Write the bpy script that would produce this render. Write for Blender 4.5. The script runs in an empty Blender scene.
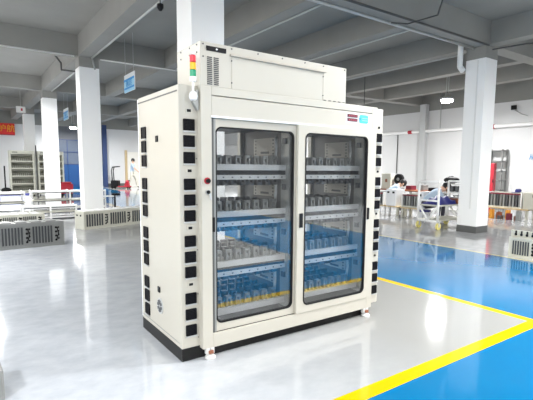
import bpy, bmesh, math, random
from mathutils import Vector, Matrix
random.seed(7)
PI = math.pi
col = bpy.context.scene.collection
scene = bpy.context.scene

# ------------------------------------------------------------------ materials
def mat(name, c, rough=0.5, metal=0.0, emit=None, es=1.0, noise=0.0, nscale=6.0, bump=0.0, spec=0.5, coat=0.0):
    m = bpy.data.materials.new(name); m.use_nodes = True
    nt = m.node_tree; b = nt.nodes['Principled BSDF']
    c4 = (c[0], c[1], c[2], 1)
    b.inputs['Base Color'].default_value = c4
    b.inputs['Roughness'].default_value = rough
    b.inputs['Metallic'].default_value = metal
    b.inputs['Specular IOR Level'].default_value = spec
    if coat: b.inputs['Coat Weight'].default_value = coat; b.inputs['Coat Roughness'].default_value = .08
    if emit:
        b.inputs['Emission Color'].default_value = (*emit, 1); b.inputs['Emission Strength'].default_value = es
    if noise or bump:
        tc = nt.nodes.new('ShaderNodeTexCoord'); n = nt.nodes.new('ShaderNodeTexNoise')
        n.inputs['Scale'].default_value = nscale; n.inputs['Detail'].default_value = 5
        nt.links.new(tc.outputs['Object'], n.inputs['Vector'])
        if noise:
            mx = nt.nodes.new('ShaderNodeMix'); mx.data_type = 'RGBA'; mx.blend_type = 'MIX'
            mx.inputs['A'].default_value = tuple(max(0, v * (1 - noise)) for v in c) + (1,)
            mx.inputs['B'].default_value = tuple(min(1, v * (1 + noise)) for v in c) + (1,)
            nt.links.new(n.outputs['Fac'], mx.inputs['Factor']); nt.links.new(mx.outputs['Result'], b.inputs['Base Color'])
        if bump:
            bp = nt.nodes.new('ShaderNodeBump'); bp.inputs['Strength'].default_value = bump; bp.inputs['Distance'].default_value = .01
            nt.links.new(n.outputs['Fac'], bp.inputs['Height']); nt.links.new(bp.outputs['Normal'], b.inputs['Normal'])
    return m

M = {}
M['cream'] = mat('cream_paint', (.525, .50, .435), .42, noise=.02, nscale=3)
M['cream_in'] = mat('cream_inner', (.42, .40, .35), .5, noise=.05)
M['greyframe'] = mat('grey_aluminium', (.30, .31, .30), .4, .3, noise=.03)
M['black'] = mat('black_plastic', (.006, .006, .007), .55, noise=.1, spec=.25)
M['plinth'] = mat('plinth_black', (.005, .005, .005), .35, noise=.1, spec=.25)
M['grille'] = mat('grille_black', (.006, .006, .009), .6, noise=.1, spec=.2)
M['steel'] = mat('steel', (.55, .56, .56), .32, .7, noise=.04)
M['clip'] = mat('clip_grey', (.10, .105, .11), .4, .3, noise=.1)
M['clipw'] = mat('clip_white', (.30, .31, .30), .35, .2, noise=.05)
M['alu'] = mat('aluminium_rail', (.52, .53, .53), .4, .1, noise=.03)
M['dark'] = mat('dark_board', (.045, .05, .055), .5, noise=.15)
M['inner'] = mat('inner_grey', (.09, .092, .09), .5, noise=.06)
M['red'] = mat('red_lens', (.75, .03, .05), .3, noise=.02)
M['amber'] = mat('amber_lens', (.95, .48, .02), .3, noise=.02)
M['green'] = mat('green_lens', (.01, .33, .16), .3, noise=.02)
M['display'] = mat('display_red', (.10, .008, .02), .3, noise=.1)
M['logo'] = mat('logo_blue', (.06, .50, .88), .4, noise=.03)
M['sticker'] = mat('sticker_white', (.85, .86, .88), .4, noise=.01)
M['white'] = mat('white_paint', (.91, .91, .90), .45, noise=.015, nscale=2)
M['tan'] = mat('tan_rail', (.45, .41, .35), .4, .2, noise=.05)
M['concrete'] = mat('grey_concrete', (.26, .256, .238), .8, noise=.15, nscale=1.3, bump=.15)
M['conduit'] = mat('conduit', (.42, .43, .42), .4, .2, noise=.05)
M['darkpipe'] = mat('dark_pipe', (.06, .06, .06), .5, noise=.05)
M['shelfgrey'] = mat('shelf_grey', (.22, .225, .22), .5, .2, noise=.05)
M['pvc'] = mat('white_pvc', (.75, .75, .73), .35, noise=.03)
M['band'] = mat('grey_band', (.09, .092, .09), .5, noise=.08)
M['redpaint'] = mat('red_paint', (.42, .018, .035), .4, noise=.04)
M['banner'] = mat('banner_red', (.72, .03, .03), .6, noise=.04)
M['gold'] = mat('banner_gold', (.95, .48, .03), .5, noise=.03)
M['signblue'] = mat('sign_blue', (.03, .30, .68), .4, noise=.02)
M['signlight'] = mat('sign_pale_blue', (.38, .66, .86), .4, noise=.02)
M['modgrey'] = mat('module_grey', (.27, .275, .265), .45, .1, noise=.04)
M['modcream'] = mat('module_cream', (.58, .57, .49), .42, noise=.03)
M['doorblue'] = mat('door_blue', (.008, .06, .19), .45, noise=.06)
M['navy'] = mat('navy_frame', (.015, .04, .13), .5, noise=.05)
M['winglass'] = mat('window_pane', (.10, .12, .16), .2, noise=.08)
M['shaded_lintel'] = mat('lintel_shade_grey', (.10, .105, .12), .7, noise=.05)
M['skin'] = mat('skin', (.62, .38, .27), .5, noise=.04)
M['hair'] = mat('hair', (.012, .011, .012), .5, noise=.1)
M['shirt'] = mat('shirt_pale_blue', (.48, .60, .74), .8, noise=.05)
M['pants'] = mat('pants_beige', (.62, .60, .52), .8, noise=.05)
M['pantsdark'] = mat('pants_dark', (.03, .03, .045), .8, noise=.05)
M['shoe'] = mat('shoe', (.05, .04, .04), .6, noise=.05)
M['yellow'] = mat('wheel_yellow', (.78, .68, .22), .5, noise=.04)
M['bluecloth'] = mat('blue_sheet', (.025, .03, .22), .5, noise=.15, nscale=12)
M['wood'] = mat('pale_wood', (.55, .42, .24), .55, noise=.12, nscale=9)
M['brown'] = mat('brown', (.28, .10, .05), .6, noise=.1)
M['orange'] = mat('orange', (.85, .36, .04), .5, noise=.05)
M['maroon'] = mat('maroon', (.20, .02, .04), .6, noise=.1)
M['lavender'] = mat('lavender', (.62, .64, .78), .5, noise=.03)
M['lamp'] = mat('lamp_face', (.9, .95, 1), .4, emit=(.97, .985, 1), es=60, noise=.01)

def glass(name, fac, tint):
    m = bpy.data.materials.new(name); m.use_nodes = True; nt = m.node_tree
    for n in list(nt.nodes):
        if n.type == 'BSDF_PRINCIPLED': nt.nodes.remove(n)
    out = [n for n in nt.nodes if n.type == 'OUTPUT_MATERIAL'][0]
    t = nt.nodes.new('ShaderNodeBsdfTransparent'); t.inputs[0].default_value = (*tint, 1)
    g = nt.nodes.new('ShaderNodeBsdfGlossy'); g.inputs['Roughness'].default_value = .012
    g.inputs['Color'].default_value = (.97, .98, 1, 1)
    lw = nt.nodes.new('ShaderNodeLayerWeight'); lw.inputs['Blend'].default_value = .5
    fr = nt.nodes.new('ShaderNodeMath'); fr.operation = 'POWER'; fr.inputs[1].default_value = 4.0; nt.links.new(lw.outputs['Facing'], fr.inputs[0])
    ad = nt.nodes.new('ShaderNodeMath'); ad.operation = 'ADD'; ad.inputs[1].default_value = fac; ad.use_clamp = True
    mx = nt.nodes.new('ShaderNodeMixShader')
    nt.links.new(fr.outputs[0], ad.inputs[0]); nt.links.new(ad.outputs[0], mx.inputs[0])
    nt.links.new(t.outputs[0], mx.inputs[1]); nt.links.new(g.outputs[0], mx.inputs[2]); nt.links.new(mx.outputs[0], out.inputs[0])
    return m
M['glass'] = glass('coated_glass', .12, (.97, .975, .975))

def wall_mat(name, low, high, zc, rough=.6):
    """white paint up to the height zc, bare grey above"""
    m = bpy.data.materials.new(name); m.use_nodes = True; nt = m.node_tree; b = nt.nodes['Principled BSDF']
    tc = nt.nodes.new('ShaderNodeTexCoord'); sp = nt.nodes.new('ShaderNodeSeparateXYZ')
    nt.links.new(tc.outputs['Object'], sp.inputs[0])
    gt = nt.nodes.new('ShaderNodeMath'); gt.operation = 'GREATER_THAN'; gt.inputs[1].default_value = zc
    nt.links.new(sp.outputs['Z'], gt.inputs[0])
    n = nt.nodes.new('ShaderNodeTexNoise'); n.inputs['Scale'].default_value = 1.2; n.inputs['Detail'].default_value = 4
    nt.links.new(tc.outputs['Object'], n.inputs['Vector'])
    v = nt.nodes.new('ShaderNodeMapRange'); v.inputs['To Min'].default_value = .94; v.inputs['To Max'].default_value = 1.04
    nt.links.new(n.outputs['Fac'], v.inputs['Value'])
    mx = nt.nodes.new('ShaderNodeMix'); mx.data_type = 'RGBA'
    mx.inputs['A'].default_value = (*low, 1); mx.inputs['B'].default_value = (*high, 1)
    nt.links.new(gt.outputs[0], mx.inputs['Factor'])
    m2 = nt.nodes.new('ShaderNodeMix'); m2.data_type = 'RGBA'; m2.blend_type = 'MULTIPLY'; m2.inputs['Factor'].default_value = 1
    nt.links.new(mx.outputs['Result'], m2.inputs['A']); nt.links.new(v.outputs[0], m2.inputs['B'])
    nt.links.new(m2.outputs['Result'], b.inputs['Base Color']); b.inputs['Roughness'].default_value = rough
    return m
M['rearwall'] = mat('rear_wall_grey', (.07, .075, .08), .8, noise=.1)
M['wall'] = wall_mat('wall_paint', (.66, .663, .663), (.23, .23, .215), 3.48)

def floor_mat():
    m = bpy.data.materials.new('epoxy_floor'); m.use_nodes = True; nt = m.node_tree; b = nt.nodes['Principled BSDF']
    L = nt.links.new; N = nt.nodes.new
    tc = N('ShaderNodeTexCoord'); sp = N('ShaderNodeSeparateXYZ'); L(tc.outputs['Object'], sp.inputs[0])
    def cmp(axis, v, op):
        n = N('ShaderNodeMath'); n.operation = op; n.inputs[1].default_value = v; L(sp.outputs[axis], n.inputs[0]); return n.outputs[0]
    def mul(a, c):
        n = N('ShaderNodeMath'); n.operation = 'MULTIPLY'; L(a, n.inputs[0]); L(c, n.inputs[1]); return n.outputs[0]
    def mx2(a, c):
        n = N('ShaderNodeMath'); n.operation = 'MAXIMUM'; L(a, n.inputs[0]); L(c, n.inputs[1]); return n.outputs[0]
    GT, LT = 'GREATER_THAN', 'LESS_THAN'
    def mix(f, a, c4):
        n = N('ShaderNodeMix'); n.data_type = 'RGBA'; L(f, n.inputs['Factor'])
        if isinstance(a, tuple): n.inputs['A'].default_value = a
        else: L(a, n.inputs['A'])
        if isinstance(c4, tuple): n.inputs['B'].default_value = c4
        else: L(c4, n.inputs['B'])
        return n.outputs['Result']
    # worn, trowel-streaked grey
    mp = N('ShaderNodeMapping'); mp.inputs['Scale'].default_value = (2.2, 3.4, 1); mp.inputs['Rotation'].default_value = (0, 0, .5); L(tc.outputs['Object'], mp.inputs[0])
    n1 = N('ShaderNodeTexNoise'); n1.inputs['Scale'].default_value = 2.2; n1.inputs['Detail'].default_value = 8; n1.inputs['Roughness'].default_value = .65; L(mp.outputs[0], n1.inputs['Vector'])
    r1 = N('ShaderNodeMapRange'); r1.inputs['From Min'].default_value = .35; r1.inputs['From Max'].default_value = .68; L(n1.outputs['Fac'], r1.inputs['Value'])
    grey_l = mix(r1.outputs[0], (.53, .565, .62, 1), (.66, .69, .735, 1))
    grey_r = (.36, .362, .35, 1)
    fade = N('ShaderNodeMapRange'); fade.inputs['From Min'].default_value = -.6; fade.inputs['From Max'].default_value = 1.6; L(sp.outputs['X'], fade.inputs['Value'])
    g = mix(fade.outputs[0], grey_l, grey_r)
    n2 = N('ShaderNodeTexNoise'); n2.inputs['Scale'].default_value = 1.1; n2.inputs['Detail'].default_value = 5; L(tc.outputs['Object'], n2.inputs['Vector'])
    blue = mix(n2.outputs['Fac'], (.002, .155, .37, 1), (.004, .19, .42, 1))
    strip = mul(cmp('X', 2.80, GT), cmp('X', 5.38, LT))
    front = mul(mul(cmp('Y', -1.0, LT), cmp('Y', -2.25, GT)), cmp('X', 5.38, LT))
    c = mix(mx2(strip, front), g, blue)
    far = cmp('X', 5.44, GT)
    c = mix(far, c, mix(r1.outputs[0], (.38, .39, .40, 1), (.48, .49, .49, 1)))
    yel = (.72, .48, .003, 1)
    ya = mul(mul(cmp('X', 2.775, GT), cmp('X', 2.865, LT)), cmp('Y', -1.03, GT))
    yb = mul(mul(cmp('Y', -1.035, GT), cmp('Y', -.925, LT)), cmp('X', 2.865, LT))
    c = mix(mx2(ya, yb), c, yel)
    yc = mul(cmp('X', 5.37, GT), cmp('X', 5.45, LT))
    c = mix(yc, c, (.72, .64, .36, 1))
    L(c, b.inputs['Base Color'])
    rr = N('ShaderNodeMapRange'); rr.inputs['To Min'].default_value = .03; rr.inputs['To Max'].default_value = .14; L(n1.outputs['Fac'], rr.inputs['Value'])
    L(rr.outputs[0], b.inputs['Roughness'])
    yl = mx2(ya, yb)
    sp_ = N('ShaderNodeMapRange'); sp_.inputs['To Min'].default_value = .8; sp_.inputs['To Max'].default_value = .2; L(yl, sp_.inputs['Value']); L(sp_.outputs[0], b.inputs['Specular IOR Level'])
    bp = N('ShaderNodeBump'); bp.inputs['Strength'].default_value = .02; bp.inputs['Distance'].default_value = .01
    n3 = N('ShaderNodeTexNoise'); n3.inputs['Scale'].default_value = 5; n3.inputs['Detail'].default_value = 3; L(tc.outputs['Object'], n3.inputs['Vector'])
    L(n3.outputs['Fac'], bp.inputs['Height']); L(bp.outputs['Normal'], b.inputs['Normal'])
    return m
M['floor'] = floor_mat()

# ------------------------------------------------------------------ mesh helper
class MB:
    def __init__(s): s.v = []; s.f = []; s.mi = []; s.cur = 0
    def add(s, vs, fs):
        o = len(s.v); s.v += [tuple(v) for v in vs]
        for f in fs: s.f.append(tuple(i + o for i in f)); s.mi.append(s.cur)
        return s
    def box(s, x0, x1, y0, y1, z0, z1):
        v = [(x0,y0,z0),(x1,y0,z0),(x1,y1,z0),(x0,y1,z0),(x0,y0,z1),(x1,y0,z1),(x1,y1,z1),(x0,y1,z1)]
        return s.add(v, [(0,3,2,1),(4,5,6,7),(0,1,5,4),(1,2,6,5),(2,3,7,6),(3,0,4,7)])
    def tube(s, a, b, r, n=10, r2=None, caps=True):
        a = Vector(a); b = Vector(b); d = (b - a)
        if d.length < 1e-7: return s
        d.normalize(); up = Vector((0,0,1)) if abs(d.z) < .9 else Vector((1,0,0))
        u = d.cross(up).normalized(); w = d.cross(u); r2 = r if r2 is None else r2
        vs = [a + (u*math.cos(2*PI*i/n) + w*math.sin(2*PI*i/n))*r for i in range(n)] + [b + (u*math.cos(2*PI*i/n) + w*math.sin(2*PI*i/n))*r2 for i in range(n)]
        fs = [(i, (i+1)%n, n+(i+1)%n, n+i) for i in range(n)]
        if caps: fs += [tuple(range(n-1,-1,-1)), tuple(range(n, 2*n))]
        return s.add(vs, fs)
    def path(s, pts, r, n=8):
        for a, b in zip(pts, pts[1:]): s.tube(a, b, r, n)
        for p in pts[1:-1]: s.ball(p, r, 8, 5)
        return s
    def ball(s, c, r, n=12, m=8, sc=(1,1,1)):
        vs = []; fs = []
        for j in range(m+1):
            t = PI*j/m
            for i in range(n):
                p = 2*PI*i/n
                vs.append((c[0]+r*sc[0]*math.sin(t)*math.cos(p), c[1]+r*sc[1]*math.sin(t)*math.sin(p), c[2]+r*sc[2]*math.cos(t)))
        for j in range(m):
            for i in range(n):
                fs.append((j*n+i, (j+1)*n+i, (j+1)*n+(i+1)%n, j*n+(i+1)%n))
        return s.add(vs, fs)
    def lathe(s, prof, c=(0,0,0), n=20):
        vs = []; fs = []; m = len(prof)
        for (r, z) in prof:
            for i in range(n):
                p = 2*PI*i/n; vs.append((c[0]+r*math.cos(p), c[1]+r*math.sin(p), c[2]+z))
        for j in range(m-1):
            for i in range(n): fs.append((j*n+i, j*n+(i+1)%n, (j+1)*n+(i+1)%n, (j+1)*n+i))
        fs.append(tuple(range(n-1,-1,-1))); fs.append(tuple(range((m-1)*n, m*n)))
        return s.add(vs, fs)
    def prism(s, pts, axis, a, b):
        """extrude a closed 2-D outline along an axis"""
        def P(p, t):
            return (p[0], t, p[1]) if axis == 'y' else ((t, p[0], p[1]) if axis == 'x' else (p[0], p[1], t))
        n = len(pts); vs = [P(p, a) for p in pts] + [P(p, b) for p in pts]
        return s.add(vs, [tuple(range(n)), tuple(range(2*n-1, n-1, -1))] + [(i, n+i, n+(i+1)%n, (i+1)%n) for i in range(n)])
    def ring(s, o, orad, i, irad, y0, y1, k=6):
        """frame in the XZ plane: outer rect o=(x0,x1,z0,z1), inner rect i, rounded corners"""
        A = rrect(*o, orad, k); B = rrect(*i, irad, k); n = len(A)
        vs = [(p[0], y0, p[1]) for p in A] + [(p[0], y0, p[1]) for p in B] + [(p[0], y1, p[1]) for p in A] + [(p[0], y1, p[1]) for p in B]
        fs = []
        for q in range(n):
            r = (q+1) % n
            fs += [(q, r, n+r, n+q), (2*n+q, 3*n+q, 3*n+r, 2*n+r), (q, 2*n+q, 2*n+r, r), (n+q, n+r, 3*n+r, 3*n+q)]
        return s.add(vs, fs)
    def build(s, name, m, parent=None, bevel=0, smooth=False, loc=None, rz=0):
        me = bpy.data.meshes.new(name); me.from_pydata(s.v, [], s.f)
        ms = m if isinstance(m, (list, tuple)) else [m]
        for x in ms: me.materials.append(M[x] if isinstance(x, str) else x)
        if len(ms) > 1: me.polygons.foreach_set('material_index', s.mi)
        bm = bmesh.new(); bm.from_mesh(me); bmesh.ops.recalc_face_normals(bm, faces=bm.faces); bm.to_mesh(me); bm.free()
        if smooth: me.polygons.foreach_set('use_smooth', [True]*len(me.polygons))
        me.update()
        o = bpy.data.objects.new(name, me); col.objects.link(o)
        if parent: o.parent = parent
        if loc: o.location = loc
        if rz: o.rotation_euler = (0, 0, rz)
        if bevel:
            b = o.modifiers.new('bevel', 'BEVEL'); b.width = bevel; b.segments = 2; b.limit_method = 'ANGLE'
        return o
def rrect(x0, x1, z0, z1, r, k=6):
    P = []
    for cx, cz, a in ((x1-r, z1-r, 0), (x0+r, z1-r, PI/2), (x0+r, z0+r, PI), (x1-r, z0+r, 1.5*PI)):
        for j in range(k+1):
            t = a + PI/2*j/k; P.append((cx + r*math.cos(t), cz + r*math.sin(t)))
    return P
def tag(o, label=None, cat=None, group=None, kind=None):
    if label: o['label'] = label
    if cat: o['category'] = cat
    if group: o['group'] = group
    if kind: o['kind'] = kind
    return o
def thing(name, label, cat, loc=(0,0,0), rz=0, group=None, kind=None):
    o = bpy.data.objects.new(name, None); col.objects.link(o); o.empty_display_size = .2
    o.location = loc; o.rotation_euler = (0, 0, rz); return tag(o, label, cat, group, kind)
def copy_tree(o, parent=None):
    c = o.copy(); col.objects.link(c); c.parent = parent
    for ch in list(o.children): copy_tree(ch, c)
    return c
def text(name, body, size, m, parent, mtx, ext=.002):
    cu = bpy.data.curves.new(name, 'FONT'); cu.body = body; cu.size = size; cu.extrude = ext
    cu.align_x = 'CENTER'; cu.align_y = 'CENTER'
    t = bpy.data.objects.new('tmp', cu); col.objects.link(t)
    dg = bpy.context.evaluated_depsgraph_get(); dg.update()
    me = bpy.data.meshes.new_from_object(t.evaluated_get(dg)); bpy.data.objects.remove(t)
    me.materials.clear(); me.materials.append(M[m])
    me.transform(mtx)
    o = bpy.data.objects.new(name, me); col.objects.link(o)
    if parent: o.parent = parent
    return o
# text facing -Y (reads along +X) and text facing -X (reads along -Y)
FY = Matrix(((1,0,0,0),(0,0,-1,0),(0,1,0,0),(0,0,0,1)))
FX = Matrix(((0,0,-1,0),(-1,0,0,0),(0,1,0,0),(0,0,0,1)))

# ------------------------------------------------------------------ the hall
def struct(o, label, cat): return tag(o, label, cat, kind='structure')
b = MB(); b.add([(-7,-9,0),(13.4,-9,0),(13.4,25.3,0),(-7,25.3,0),(-7,-9,-.15),(13.4,-9,-.15),(13.4,25.3,-.15),(-7,25.3,-.15)],
                [(0,1,2,3),(7,6,5,4),(0,4,5,1),(1,5,6,2),(2,6,7,3),(3,7,4,0)])
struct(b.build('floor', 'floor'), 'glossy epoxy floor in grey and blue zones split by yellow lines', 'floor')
struct(MB().box(-7, 13.4, -9, 25.3, 4.15, 4.3).build('ceiling', 'concrete'), 'bare grey concrete ceiling slab', 'ceiling')
struct(MB().box(13.3, 13.5, -9, 25.5, 0, 4.15).build('wall_right', 'wall'), 'white wall on the right side of the hall, grey above', 'wall')
# far wall with the doorway cut out
b = MB(); b.box(-7, 3.0, 25.2, 25.4, 0, 4.15); b.box(3.0, 5.95, 25.2, 25.4, 3.5, 4.15); b.box(5.95, 13.3, 25.2, 25.4, 0, 4.15)
struct(b.build('wall_back', 'wall'), 'white far wall of the hall behind the racks', 'wall')
struct(MB().box(-7, 13.3, -9.2, -9, 0, 4.15).build('wall_front', 'rearwall'), 'dark grey wall behind the camera', 'wall')
b = MB(); wy = [-7.5, -2.5, 3.0, 8.7, 14.4, 20.1]
b.box(-7.2, -7, -9, 25.4, 0, 1.0); b.box(-7.2, -7, -9, 25.4, 3.2, 4.15)
edges = [-9] + sum([[y, y+4.0] for y in wy], []) + [25.4]
for i in range(0, len(edges), 2): b.box(-7.2, -7, edges[i], edges[i+1], 1.0, 3.2)
struct(b.build('wall_left', 'wall'), 'white window wall on the left side of the hall', 'wall')
for i, y in enumerate(wy):
    f = MB().box(-7.14, -7.06, y, y+4, 1.0, 1.06).box(-7.14, -7.06, y, y+4, 3.14, 3.2).box(-7.14, -7.06, y, y+.06, 1.0, 3.2).box(-7.14, -7.06, y+3.94, y+4, 1.0, 3.2).box(-7.14, -7.06, y+1.97, y+2.03, 1.0, 3.2)
    struct(f.build('window_%d' % (i+1), 'pvc'), 'white framed window in the left wall', 'window')
b = MB().box(5.95, 13.3, 25.17, 25.2, 0, .22)
struct(b.build('baseboard_back', 'band'), 'dark skirting along the foot of the far wall', 'baseboard')

# ceiling beams (rows along X above the columns, joists along Y)
k = 1
for i, y in enumerate((-3.6, 2.14, 8.13, 13.75, 19.45)):
    o = MB().box(-7, 13.3, y, y+.33, 3.71, 4.15).build('trim_%d' % k, 'concrete'); k += 1
    struct(o, ['grey concrete cross beam behind the camera', 'grey concrete cross beam over the tall pillar and the right column', 'grey concrete cross beam over the nearer left column',
               'grey concrete cross beam over the second left column', 'grey concrete cross beam over the third left column'][i], 'beam')
for i, x in enumerate((1.08, 3.07, 5.08, 7.3, 9.1, 11.1)):
    o = MB().box(x, x+.28, 2.3 if x in (3.07, 5.08) else -9, 25.2, 3.72 if x > 1.2 else 3.705, 4.15).build('trim_%d' % k, 'concrete'); k += 1
    struct(o, ['lengthwise concrete beam over the row of left columns', 'first lengthwise joist right of the left column row', 'second lengthwise joist, above the test cabinet',
               'lengthwise beam running over the right column', 'first joist beyond the right column', 'joist nearest the right wall'][i], 'beam')

def column(name, x0, x1, y0, y1, label, band=.12):
    t = thing(name, label, 'column', ((x0+x1)/2, (y0+y1)/2, 0), kind='structure')
    hx, hy = (x1-x0)/2, (y1-y0)/2
    MB().box(-hx, hx, -hy, hy, 0, 3.48).build('shaft', 'white', t)
    MB().box(-hx, hx, -hy, hy, 3.48, 3.72).build('head', 'concrete', t)
    if band: MB().box(-hx-.008, hx+.008, -hy-.008, hy+.008, 0, band).build('base_band', 'band', t)
    return t
column('concrete_column', 1.09, 1.51, 2.19, 2.61, 'tall white pillar rising directly behind the test cabinet')
column('concrete_column', 1.09, 1.51, 8.12, 8.54, 'widest white column left of the cabinet, behind the cream rack module', 0)
column('concrete_column', 1.09, 1.51, 13.75, 14.17, 'middle white column in the left row, in front of the rack cabinets', 0)
column('concrete_column', 1.09, 1.51, 19.45, 19.87, 'farthest and thinnest white column in the left row', 0)
rc = column('concrete_column', 7.28, 7.70, 2.20, 2.62, 'big white column on the right with grey base band', .14)
# casing around the lower part of the right column and its surface conduit
MB().box(-.215, .215, -.215, .215, .14, .52).build('casing', 'white', rc)
MB().tube((-.225, -.06, .5), (-.225, -.06, 3.45), .012, 8).build('conduit', 'pvc', rc)
for y, lab in ((8.1, 'shallow grey pilaster on the right wall left of the lamp'), (2.2, 'wall pilaster hidden behind the right column'), (13.8, 'far wall pilaster behind the test cabinet')):
    t = thing('wall_pilaster', lab, 'pilaster', (13.2, y-.15, 0), kind='structure')
    MB().box(-.10, .10, -.13, .13, 0, 3.72).build('shaft', mat('pilaster', (.50, .51, .51), .6, noise=.05) if 'pil' not in M else M['pil'], t)

# far door: blue panels below, glazed grid above
t = thing('door_1', 'wide blue folding door with glazed grid above', 'door', (4.47, 25.25, 0), kind='structure')
for i in range(4):
    x = -1.4 + i*.70
    MB().box(x+.01, x+.69, -.03, .03, 0.02, 1.32).box(x+.1, x+.6, -.045, -.03, .15, 1.2).build('leaf', 'doorblue', t)
MB().box(-1.45, 1.45, .04, .07, 0, 1.34).build('backing', 'doorblue', t)
fr = MB()
for i in range(5): fr.box(-1.42+i*.70, -1.38+i*.70, -.05, .03, 1.32, 2.75)
for z in (1.32, 2.03, 2.72): fr.box(-1.42, 1.42, -.05, .03, z, z+.04)
fr.build('frame', 'navy', t)
for i in range(4): MB().box(-1.38+i*.70, -.72+i*.70, -.01, .01, 1.36, 2.72).build('pane', 'winglass', t)
MB().box(-1.47, 1.42, -.04, .02, 2.76, 3.5).build('shaded_lintel', 'shaded_lintel', t)  # panel coloured dark for the shade on the wall above the door
MB().box(1.22, 1.47, -.16, -.05, 0, 3.7).build('jamb', 'navy', t)
t = thing('door_2', 'cream door with wooden edge behind the walking person', 'door', (7.55, 25.15, 0), kind='structure')
MB().box(-.42, .6, 0, .05, 0, 2.15).build('leaf', mat('door_cream', (.78, .76, .70), .5, noise=.02), t)
MB().box(-.55, -.42, -.03, .05, 0, 2.25).build('jamb', 'wood', t)
MB().ball((.5, -.04, 1.0), .035).build('handle', 'steel', t)

# ------------------------------------------------------------------ ceiling services
def pipe(name, pts, r, m, label, cat='conduit'):
    return tag(MB().path(pts, r).build(name, m, smooth=True), label, cat)
pipe('conduit', [(1.36, 2.64, 3.695), (1.36, 8.1, 3.695), (1.42, 8.11, 3.45)], .02, 'conduit', 'grey conduit run along the beam above the nearer left column')
pipe('conduit', [(1.36, 8.6, 3.695), (1.36, 13.68, 3.695)], .02, 'conduit', 'grey conduit continuing along the beam beyond the nearer left column')
pipe('conduit', [(-5, 8.145, 3.696), (1.0, 8.145, 3.696)], .016, 'pvc', 'thin white conduit along the cross beam edge at upper left')
pipe('conduit', [(1.55, 8.145, 3.696), (7.2, 8.145, 3.696)], .016, 'pvc', 'thin white conduit along the cross beam behind the blue hanging sign')
pipe('conduit', [(.1, 9.6, 4.1), (.75, 9.6, 4.1), (.98, 9.6, 3.8), (.98, 9.6, 3.64), (1.38, 9.6, 3.64)], .02, 'darkpipe', 'dark bent conduit dropping from the slab at upper left')
pipe('conduit', [(3.34, 2.48, 3.708), (3.34, 8.12, 3.708)], .016, 'conduit', 'thin pale conduit under the joist behind the top box')
pipe('conduit', [(5.35, 2.48, 3.708), (5.35, 8.12, 3.708)], .016, 'conduit', 'thin pale conduit under the joist right of the top box')
pipe('conduit', [(7.57, 2.9, 3.708), (7.57, 8.12, 3.708)], .016, 'conduit', 'thin pale conduit under the joist over the display end')
pipe('conduit', [(2.4, 2.15, 3.695), (7.27, 2.15, 3.695)], .02, 'darkpipe', 'dark conduit along the front of the cross beam leading to the right column')
pipe('conduit', [(2.4, 2.45, 3.69), (7.25, 2.45, 3.69)], .024, 'conduit', 'pale conduit along the back of the cross beam leading to the right column')
pipe('conduit', [(4.7, 1.3, 4.12), (5.05, 1.75, 3.70), (4.95, 2.25, 3.67), (4.7, 2.38, 3.67)], .012, 'darkpipe', 'thin dark cable looping over the cross beam at the top')
pipe('conduit', [(7.35, 2.12, 3.62), (7.6, 1.6, 3.66), (8.2, .6, 3.66)], .014, 'darkpipe', 'dark cable leaving the right column head to the right')
pipe('drain_pipe', [(7.13, 2.66, 4.15), (7.13, 2.66, 3.36), (7.22, 2.64, 3.28)], .055, 'pvc', 'white plastic drain elbow beside the right column head', 'pipe')
pipe('drop_rod', [(7.35, 6.3, 3.7), (7.35, 6.3, 3.0)], .012, 'darkpipe', 'thin dark rod hanging right of the top box', 'rod')
pipe('drop_rod', [(7.9, 6.0, 4.15), (7.9, 6.0, 3.05)], .012, 'darkpipe', 'second thin dark rod hanging over the display end', 'rod')
t = thing('smoke_detector', 'small dark detector on a stub above the top box', 'detector', (3.95, 5.0, 4.15))
MB().lathe([(.04, -.10), (.055, -.06), (.05, 0)]).build('body', 'pvc', t, smooth=True)
MB().tube((-1.1, 1.1, -.03), (0, 0, -.03), .012).build('lead', 'darkpipe', t)
t = thing('black_sensor', 'black sensor hanging on a thin rod beside the tall pillar', 'sensor', (1.30, 3.7, 3.6))
MB().tube((0, 0, 0), (0, 0, .55), .008).build('rod', 'darkpipe', t)
MB().lathe([(.02, -.09), (.045, -.05), (.045, 0), (.02, .01)]).build('body', 'black', t, smooth=True)
# wall pipe
t = thing('wall_pipe', 'long white pipe with red joints along the right wall', 'pipe', (13.18, 6, 2.72))
MB().tube((0, -12, 0), (0, 18, 0), .06, 12).build('pipe', 'white', t, smooth=True)
for y in (-.75, 2.55, 5.2): MB().tube((0, y-.09, 0), (0, y+.09, 0), .07, 12).build('joint', 'redpaint', t)
pipe('conduit', [(13.285, 9.25, 2.68), (13.285, 9.25, 1.1)], .016, 'darkpipe', 'dark vertical cable on the right wall above the bending person')
pipe('conduit', [(13.285, 7.3, 4.15), (13.285, 7.3, 2.74)], .016, 'conduit', 'grey vertical conduit on the right wall below the bright lamp')
t = thing('wall_box', 'small black junction box with cable high on the right wall', 'box', (13.27, 4.62, 3.28))
MB().box(-.04, .03, -.08, .08, -.07, .07).build('box', 'black', t, bevel=.01)
MB().path([(0, 0, -.05), (-.02, -.25, -.22), (-.02, -.45, -.30)], .012).build('cable', 'conduit', t)
tag(text('wall_lettering', '从', .20, 'signblue', None, Matrix.Translation((13.285, 3.96, 1.70)) @ FX), 'blue wall lettering at the right edge of the photo', 'lettering')

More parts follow.
